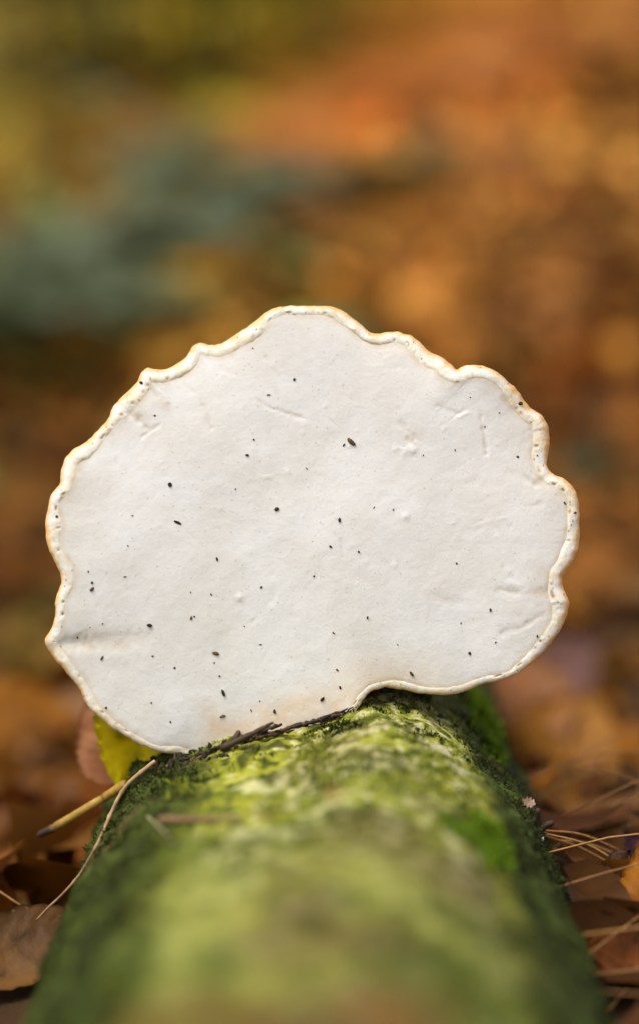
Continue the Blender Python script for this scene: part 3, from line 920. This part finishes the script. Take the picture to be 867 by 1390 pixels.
# pine needles right of the log
NEED = [((738, 1127, .455), (790, 1133, .462), (845, 1156, .468)), ((738, 1131, .455), (800, 1148, .460), (866, 1190, .462)), ((737, 1134, .456), (790, 1152, .462), (850, 1186, .466)),
        ((745, 1150, .468), (780, 1164, .474), (815, 1184, .478)), ((742, 1158, .468), (772, 1176, .474), (800, 1204, .476)), ((770, 1222, .465), (806, 1208, .467), (838, 1210, .468)),
        ((752, 1140, .462), (800, 1146, .468), (862, 1172, .474))]
NEED_LABEL = ['thin tan pine needle, uppermost of those fanning out from the forked twig', 'long tan pine needle reaching the right edge above the orange leaf, from the forked twig',
              'tan pine needle just below the long one, fanning out from the forked twig', 'short tan pine needle below the fan, right of the log edge',
              'steep tan pine needle lowest beside the log edge, below the fan', 'arched tan pine needle over the dark leaf at lower right',
              'tan pine needle between the uppermost and the long one of the fan']
for k, nd in enumerate(NEED):
    o = solid('pine_needle', spline([P(*a) for a in nd], 18), np.concatenate([np.full(14, 0.00032), np.linspace(0.0003, 0.0001, 4)]), mixc(lin(0.46, 0.22, 0.07), lin(0.36, 0.16, 0.05), np.full(18, random.random())), M_STEM, None, 5, 0.0, k)
    tag(o, NEED_LABEL[k], 'needle', 'pine needles by the forked twig')


# ------------------------------------------------------------------ leaf litter (uncountable)
def scatter(tv, tf, pos, rot, scale, col, shade):
    n, m = len(pos), len(tv)
    v = np.einsum('nij,mj->nmi', rot, tv) * scale[:, None, None] + pos[:, None, :]
    f = (tf[None] + (np.arange(n) * m)[:, None, None]).reshape(-1, tf.shape[1])
    c = col[:, None, :] * shade[None, :, None]
    return v.reshape(-1, 3), f, c.reshape(-1, 3)


def rotations(n, tilt, seed, slope=None):
    r = np.random.default_rng(seed)
    yaw = r.uniform(0, 2 * np.pi, n)
    ax = r.uniform(0, 2 * np.pi, n)
    tl = np.abs(r.normal(0, tilt, n))
    z = np.stack([np.sin(tl) * np.cos(ax), np.sin(tl) * np.sin(ax), np.cos(tl)], -1)
    if slope is not None:
        z = z + slope
        z /= np.linalg.norm(z, axis=1)[:, None]
    x0 = np.stack([np.cos(yaw), np.sin(yaw), 0 * yaw], -1)
    x = x0 - (x0 * z).sum(1)[:, None] * z
    x /= np.linalg.norm(x, axis=1)[:, None]
    y = np.cross(z, x)
    return np.stack([x, y, z], -1)


def leaf_template(cup, curl):
    us = [0, 0.22, 0.5, 0.78, 1.0]
    ws = [0.0, 0.26, 0.33, 0.22, 0.0]
    v, f = [], []
    for u_, w_ in zip(us, ws):
        zc = curl * (u_ - 0.5) ** 2 * 2
        if w_ == 0:
            v.append((0, u_ - 0.5, zc))
        else:
            v += [(-w_, u_ - 0.5, zc + cup * w_), (0, u_ - 0.5, zc), (w_, u_ - 0.5, zc + cup * w_)]
    f = [[0, 2, 1], [0, 3, 2], [1, 2, 5], [1, 5, 4], [2, 3, 6], [2, 6, 5], [4, 5, 8], [4, 8, 7], [5, 6, 9], [5, 9, 8], [7, 8, 10], [8, 9, 10]]
    return np.array(v, float), np.array(f)


# patches of different litter: centre on the ground, radius, colour
PATCH = []
for px, py, rad, c in ((700, 60, 0.13, (0.850, 0.406, 0.068)), (560, 110, 0.13, (0.850, 0.316, 0.056)), (430, 180, 0.11, (0.816, 0.321, 0.057)), (360, 270, 0.10, (0.495, 0.231, 0.039)), (180, 280, 0.07, (0.495, 0.208, 0.039)), (640, 220, 0.10, (0.598, 0.260, 0.072)), (820, 60, 0.10, (0.261, 0.092, 0.013)), (840, 160, 0.10, (0.104, 0.042, 0.007)), (820, 330, 0.10, (0.181, 0.073, 0.013)), (700, 330, 0.10, (0.220, 0.092, 0.019)), (560, 360, 0.09, (0.221, 0.092, 0.012)), (430, 400, 0.08, (0.121, 0.066, 0.010)), (850, 480, 0.09, (0.125, 0.043, 0.008)), (840, 560, 0.08, (0.303, 0.092, 0.012)), (760, 480, 0.09, (0.146, 0.051, 0.008)), (60, 30, 0.14, (0.419, 0.312, 0.059)), (160, 60, 0.12, (0.273, 0.185, 0.010)), (270, 60, 0.12, (0.589, 0.468, 0.023)), (420, 30, 0.12, (0.588, 0.430, 0.063)), (60, 150, 0.12, (0.220, 0.153, 0.033)), (160, 180, 0.10, (0.313, 0.159, 0.010)), (60, 260, 0.09, (0.290, 0.140, 0.037)), (30, 400, 0.08, (0.226, 0.302, 0.077)), (250, 240, 0.08, (0.148, 0.165, 0.046)), (150, 400, 0.07, (0.166, 0.146, 0.039)), (40, 520, 0.08, (0.167, 0.085, 0.011)), (60, 600, 0.08, (0.150, 0.058, 0.010)), (30, 700, 0.08, (0.190, 0.069, 0.010)), (30, 800, 0.08, (0.148, 0.062, 0.010)), (30, 900, 0.07, (0.186, 0.112, 0.020)), (820, 700, 0.08, (0.266, 0.097, 0.016)), (830, 780, 0.07, (0.196, 0.089, 0.027)), (830, 860, 0.07, (0.215, 0.084, 0.013)), (780, 900, 0.07, (0.279, 0.105, 0.014)), (20, 1150, 0.20, (0.130, 0.042, 0.003)), (860, 1060, 0.12, (0.26, 0.10, 0.012)), (840, 1230, 0.16, (0.11, 0.042, 0.012)), (20, 1240, 0.16, (0.19, 0.070, 0.012))):
    g = on_ground(px, py)
    PATCH.append((g[0], g[1], rad * (g[1] + 0.45), np.array(c)))
PX = np.array([p[0] for p in PATCH]); PY = np.array([p[1] for p in PATCH]); PR = np.array([p[2] for p in PATCH]); PC = np.array([p[3] for p in PATCH])


def litter_color(x, y, seed):
    r = np.random.default_rng(seed)
    d2 = ((x[:, None] - PX) / PR * 2.8) ** 2 + ((y[:, None] - PY) / PR / 1.4) ** 2
    w = np.exp(-0.5 * d2) + 1e-12
    w /= w.sum(1)[:, None]
    k = (np.cumsum(w, 1) > r.uniform(0, 1, (len(x), 1))).argmax(1)
    c = PC[k] * r.uniform(0.80, 1.35, (len(x), 1)) * r.uniform(0.90, 1.10, (len(x), 3))
    return c


ov, of, oc, base = [], [], [], 0
TPL = [leaf_template(0.35, 0.25), leaf_template(-0.3, 0.3), leaf_template(0.8, 0.5), leaf_template(0.1, -0.3)]
r = np.random.default_rng(33)


def litter(n, ylo, yhi, spread, smin, smax, tilt, layers, seed, pw=1.0):
    global base
    r = np.random.default_rng(seed)
    y = ylo + (yhi - ylo) * r.uniform(0, 1, n) ** pw
    x = r.uniform(-1, 1, n) * (spread[0] + spread[1] * (y + 0.45))
    keep = ~((np.abs(x - LOG_X) < LOG_R * 1.02) & (y < 1.0))
    x, y = x[keep], y[keep]
    z = terrain(x, y) + r.uniform(0, layers, len(x))
    e = 0.03
    sl = np.stack([-(terrain(x + e, y) - terrain(x - e, y)) / (2 * e), -(terrain(x, y + e) - terrain(x, y - e)) / (2 * e), 0 * x], -1)
    sc = r.uniform(smin, smax, len(x))
    col = litter_color(x, y, seed + 1)
    which = r.integers(0, 4, len(x))
    for k in range(4):
        m = which == k
        v, f, c = scatter(TPL[k][0], TPL[k][1], np.stack([x, y, z], -1)[m], rotations(m.sum(), tilt, seed + 5 + k, sl[m]), sc[m], col[m], np.linspace(0.9, 1.1, 11))
        ov.append(v); of.append(f + base); oc.append(c); base += len(v)


litter(4200, -0.42, 1.0, (0.42, 0.35), 0.018, 0.050, 0.75, 0.020, 201)
litter(15000, 0.9, 3.0, (0.45, 0.36), 0.032, 0.060, 0.55, 0.03, 211)
litter(17000, 2.8, 7.5, (0.5, 0.36), 0.05, 0.09, 0.55, 0.05, 221)
litter(7000, 7.0, 22.0, (0.6, 0.36), 0.16, 0.30, 0.5, 0.08, 231)
lit = link('leaf_litter', mesh_from('leaf_litter', np.vstack(ov), np.vstack(of), np.vstack(oc)), M_LITTER)
tag(lit, 'carpet of fallen brown and orange leaves over the forest floor', 'leaf litter', kind='stuff')

# fallen pine needles and dry grass strewn over the litter
r = np.random.default_rng(44)
nv_, nf_, nc_, base = [], [], [], 0
for k in range(620):
    y0 = r.uniform(-0.12, 0.9) if k % 3 else r.uniform(-0.10, 0.15)
    x0 = r.uniform(0.085, 0.42) if r.uniform() < 0.8 else -r.uniform(0.1, 0.35)
    a = r.normal(0.5 if x0 > 0 else 2.4, 0.7)
    L = r.uniform(0.04, 0.11)
    z0 = terrain(x0, y0) + r.uniform(0.006, 0.028)
    dx, dy = math.cos(a) * L, math.sin(a) * L * 0.7
    bend = r.uniform(-0.25, 0.25)
    pts = spline([(x0 - dx / 2, y0 - dy / 2, z0 - 0.004), (x0 + bend * dy * 0.3, y0 - bend * dx * 0.3, z0 + r.uniform(0.0, 0.012)), (x0 + dx / 2, y0 + dy / 2, z0 + r.uniform(-0.006, 0.012))], 7)
    v, f = tube(pts, np.linspace(0.00034, 0.00020, 7), 4)
    f = np.array([q for q in f if len(q) == 4])
    nv_.append(v); nf_.append(f + base); base += len(v)
    nc_.append(np.repeat(mixc(lin(0.42, 0.21, 0.06), lin(0.22, 0.10, 0.035), np.array([r.uniform()])), len(v), 0))
nl = link('needle_litter', mesh_from('needle_litter', np.vstack(nv_), np.vstack(nf_), np.vstack(nc_)), M_STEM)
tag(nl, 'scattered dry pine needles over the leaf litter', 'pine needles', kind='stuff')


# ------------------------------------------------------------------ ferns and bracken on the slope behind
def frond_mesh(name, L, droop, col, col2, seed, pairs=15):
    r = np.random.default_rng(seed)
    V_, F_, C_ = [], [], []
    n = pairs + 3
    u = np.linspace(0, 1, n)
    rad = L * (u * 0.80)
    hgt = L * (0.75 * u - droop * u ** 2.2)
    rach = np.stack([0 * u, rad, hgt], -1)
    v, f = tube(rach, np.linspace(0.004, 0.001, n) * L / 0.5, 4)
    b0 = 0
    V_.append(v); F_ += f; C_ += [np.array(col) * 0.6] * len(v)
    b0 = len(v)
    for i in range(2, n):
        t = rach[min(i + 1, n - 1)] - rach[i - 1]
        t /= np.linalg.norm(t)
        w = L * 0.27 * (math.sin(math.pi * min(1, (0.16 + 0.84 * u[i]) ** 0.7)) ** 0.8 + 0.06)
        for s in (-1, 1):
            d = np.array([s, 0, -0.15]) + t * 0.45 + r.normal(0, 0.08, 3)
            d /= np.linalg.norm(d)
            wd = t * L / n * 0.78
            nn = np.cross(d, wd)
            nn /= np.linalg.norm(nn)
            p0 = rach[i]
            pts = [p0 - wd * 0.2, p0 + wd * 0.3, p0 + d * w * 0.35 + wd * 0.55, p0 + d * w * 0.35 - wd * 0.4, p0 + d * w * 0.7 + wd * 0.42 - nn * 0.03 * w * s, p0 + d * w * 0.7 - wd * 0.25 - nn * 0.03 * w * s, p0 + d * w - nn * 0.12 * w * s]
            V_.append(np.array(pts))
            F_ += [[b0, b0 + 1, b0 + 2, b0 + 3], [b0 + 3, b0 + 2, b0 + 4, b0 + 5], [b0 + 5, b0 + 4, b0 + 6]]
            cc_ = np.array(col) + (np.array(col2) - np.array(col)) * r.uniform()
            C_ += [cc_] * 7
            b0 += 7
    return mesh_from(name, np.vstack(V_), F_, np.array(C_), smooth=False)


def fern(name, px, py, L, droop, col, col2, seed, label, cat, group, nf=15):
    g = on_ground(px, py)
    r = np.random.default_rng(seed)
    e_ = empty(name, (g[0], g[1], terrain(g[0], g[1]) - 0.01))
    e_.rotation_euler = (math.radians(12), 0, r.uniform(0, 6.28))
    tag(e_, label, cat, group)
    ms = [frond_mesh('frond', L, droop * k, col, col2, seed + i) for i, k in enumerate((0.85, 1.0, 1.2))]
    for i in range(nf):
        o = link('frond', ms[i % 3], M_FERN, e_)
        o.rotation_euler = (r.uniform(-0.2, 0.15), 0, 2 * math.pi * i / nf + r.uniform(-0.25, 0.25))
        s = r.uniform(0.75, 1.15)
        o.scale = (s, s, s)
    return e_


TEAL, TEAL2 = (0.24, 0.275, 0.155), (0.16, 0.195, 0.115)
GRN, GRN2 = (0.10, 0.15, 0.05), (0.07, 0.11, 0.04)
for a in ((10, 475, 0.24, TEAL, TEAL2, 'blue green fern clump at the left edge level with the top of the fungus'),
          (20, 390, 0.20, TEAL, TEAL2, 'blue green fern at the left edge, just uphill of the lowest fern'),
          (110, 425, 0.16, TEAL, TEAL2, 'blue green fern clump second from the left edge, above the upper left of the fungus'),
          (165, 375, 0.15, TEAL, TEAL2, 'blue green fern below the small orange bracken clump'),
          (225, 345, 0.24, TEAL, TEAL2, 'blue green fern right of the small orange bracken clump'),
          (285, 275, 0.26, TEAL, TEAL2, 'blue green fern highest of the ferns left of the orange bank'),
          (300, 350, 0.17, TEAL, TEAL2, 'blue green fern between the small orange bracken clump and the top of the fungus'),
          (490, 270, 0.18, GRN, GRN2, 'dull green fern under the orange bank, above the fungus'),
          (550, 255, 0.12, GRN, GRN2, 'dull green fern rightmost of those under the orange bank'),
          (400, 355, 0.13, GRN, GRN2, 'small dull green fern directly above the top of the fungus'),
          (862, 660, 0.075, (0.17, 0.21, 0.11), GRN, 'small grey green fern at the right edge beside the fungus')):
    fern('fern', a[0], a[1], a[2], 0.55, a[3], a[4], int(a[0]) + 300, a[5], 'fern', 'green ferns on the slope')
BRK, BRK2 = (0.70, 0.32, 0.09), (0.55, 0.22, 0.06)
for a in ((790, 70, 0.32, 'dead orange bracken clump near the upper right corner'),
          (690, 100, 0.30, 'dead orange bracken clump second from the upper right corner'),
          (590, 125, 0.28, 'dead orange bracken clump at the middle of the orange bank'),
          (500, 165, 0.26, 'dead orange bracken clump left of the middle of the orange bank'),
          (410, 215, 0.22, 'dead orange bracken clump at the lower left end of the orange bank'),
          (185, 305, 0.12, 'small dead orange bracken clump among the blue green ferns'),
          (660, 225, 0.18, 'dead pale brown bracken clump below the orange bank on the right')):
    fern('bracken', a[0], a[1], a[2], 0.75, BRK if a[0] != 660 else (0.42, 0.22, 0.12), BRK2, int(a[0]) + 500, a[3], 'bracken', 'dead bracken on the slope', nf=9)


# ------------------------------------------------------------------ saplings at the upper left
def sapling(px, py, h, cr, nleaf, ca, cb, label, seed, lean=0.05, trunk_r=0.012, cz=0.75, tcol=(0.12, 0.11, 0.05)):
    g = on_ground(px, py)
    r = np.random.default_rng(seed)
    e_ = empty('shrub', (g[0], g[1], terrain(g[0], g[1]) - 0.02))
    tag(e_, label, 'shrub', 'shrubs at the far edge of the clearing')
    tp = spline([(0, 0, 0), (lean * 0.4, 0.01, h * 0.35), (lean * 0.2, -0.02, h * 0.7), (lean, 0, h)], 14)
    v, f = tube(tp, np.linspace(trunk_r, trunk_r * 0.25, 14), 9, 0.08, seed)
    link('stem', mesh_from('stem', v, f, np.repeat(np.array([tcol]), len(v), 0)), M_TRUNK, e_)
    tips = []
    for k in range(16):
        t0 = r.uniform(0.35, 0.97)
        p0 = tp[int(t0 * 13)]
        a = r.uniform(0, 6.28)
        p2 = p0 + np.array([math.cos(a) * cr * r.uniform(0.5, 1), math.sin(a) * cr * r.uniform(0.5, 1), r.uniform(0.05, 0.35) * h * 0.5])
        pts = spline([p0, (p0 + p2) / 2 + np.array([0, 0, 0.03 * h]), p2], 7)
        v, f = tube(pts, np.linspace(trunk_r * 0.35, trunk_r * 0.1, 7), 5)
        link('branch', mesh_from('branch', v, f, np.repeat(np.array([tcol]), len(v), 0)), M_TRUNK, e_)
        tips += [pts[j] for j in (3, 4, 5, 6)]
    tips = np.array(tips)
    n = nleaf
    pos = tips[r.integers(0, len(tips), n)] + r.normal(0, cr * 0.16, (n, 3))
    col = mixc(np.array(ca), np.array(cb), r.uniform(0, 1, n))
    v, f, c = scatter(TPL[0][0], TPL[0][1], pos, rotations(n, 0.8, seed + 2), r.uniform(0.035, 0.065, n), col, np.ones(11))
    cw = link('crown', mesh_from('crown', v, f, c), M_FERN, e_)
    tag(cw, kind='stuff')


sapling(285, 120, 0.36, 0.24, 800, (0.46, 0.46, 0.05), (0.32, 0.36, 0.05), 'yellow green leafy shrub at the top left of the picture', 601)
sapling(160, 110, 0.34, 0.20, 420, (0.26, 0.24, 0.03), (0.34, 0.28, 0.035), 'olive leafy shrub left of the yellow green one at the top', 602, -0.03, 0.012)
sapling(40, 130, 0.40, 0.24, 500, (0.46, 0.42, 0.17), (0.34, 0.33, 0.13), 'grey olive shrub in the top left corner', 603, 0.03, 0.010)
sapling(440, 50, 0.40, 0.26, 420, (0.40, 0.34, 0.09), (0.28, 0.27, 0.07), 'pale olive shrub at the top edge left of the orange bank', 604, 0.03, 0.010)
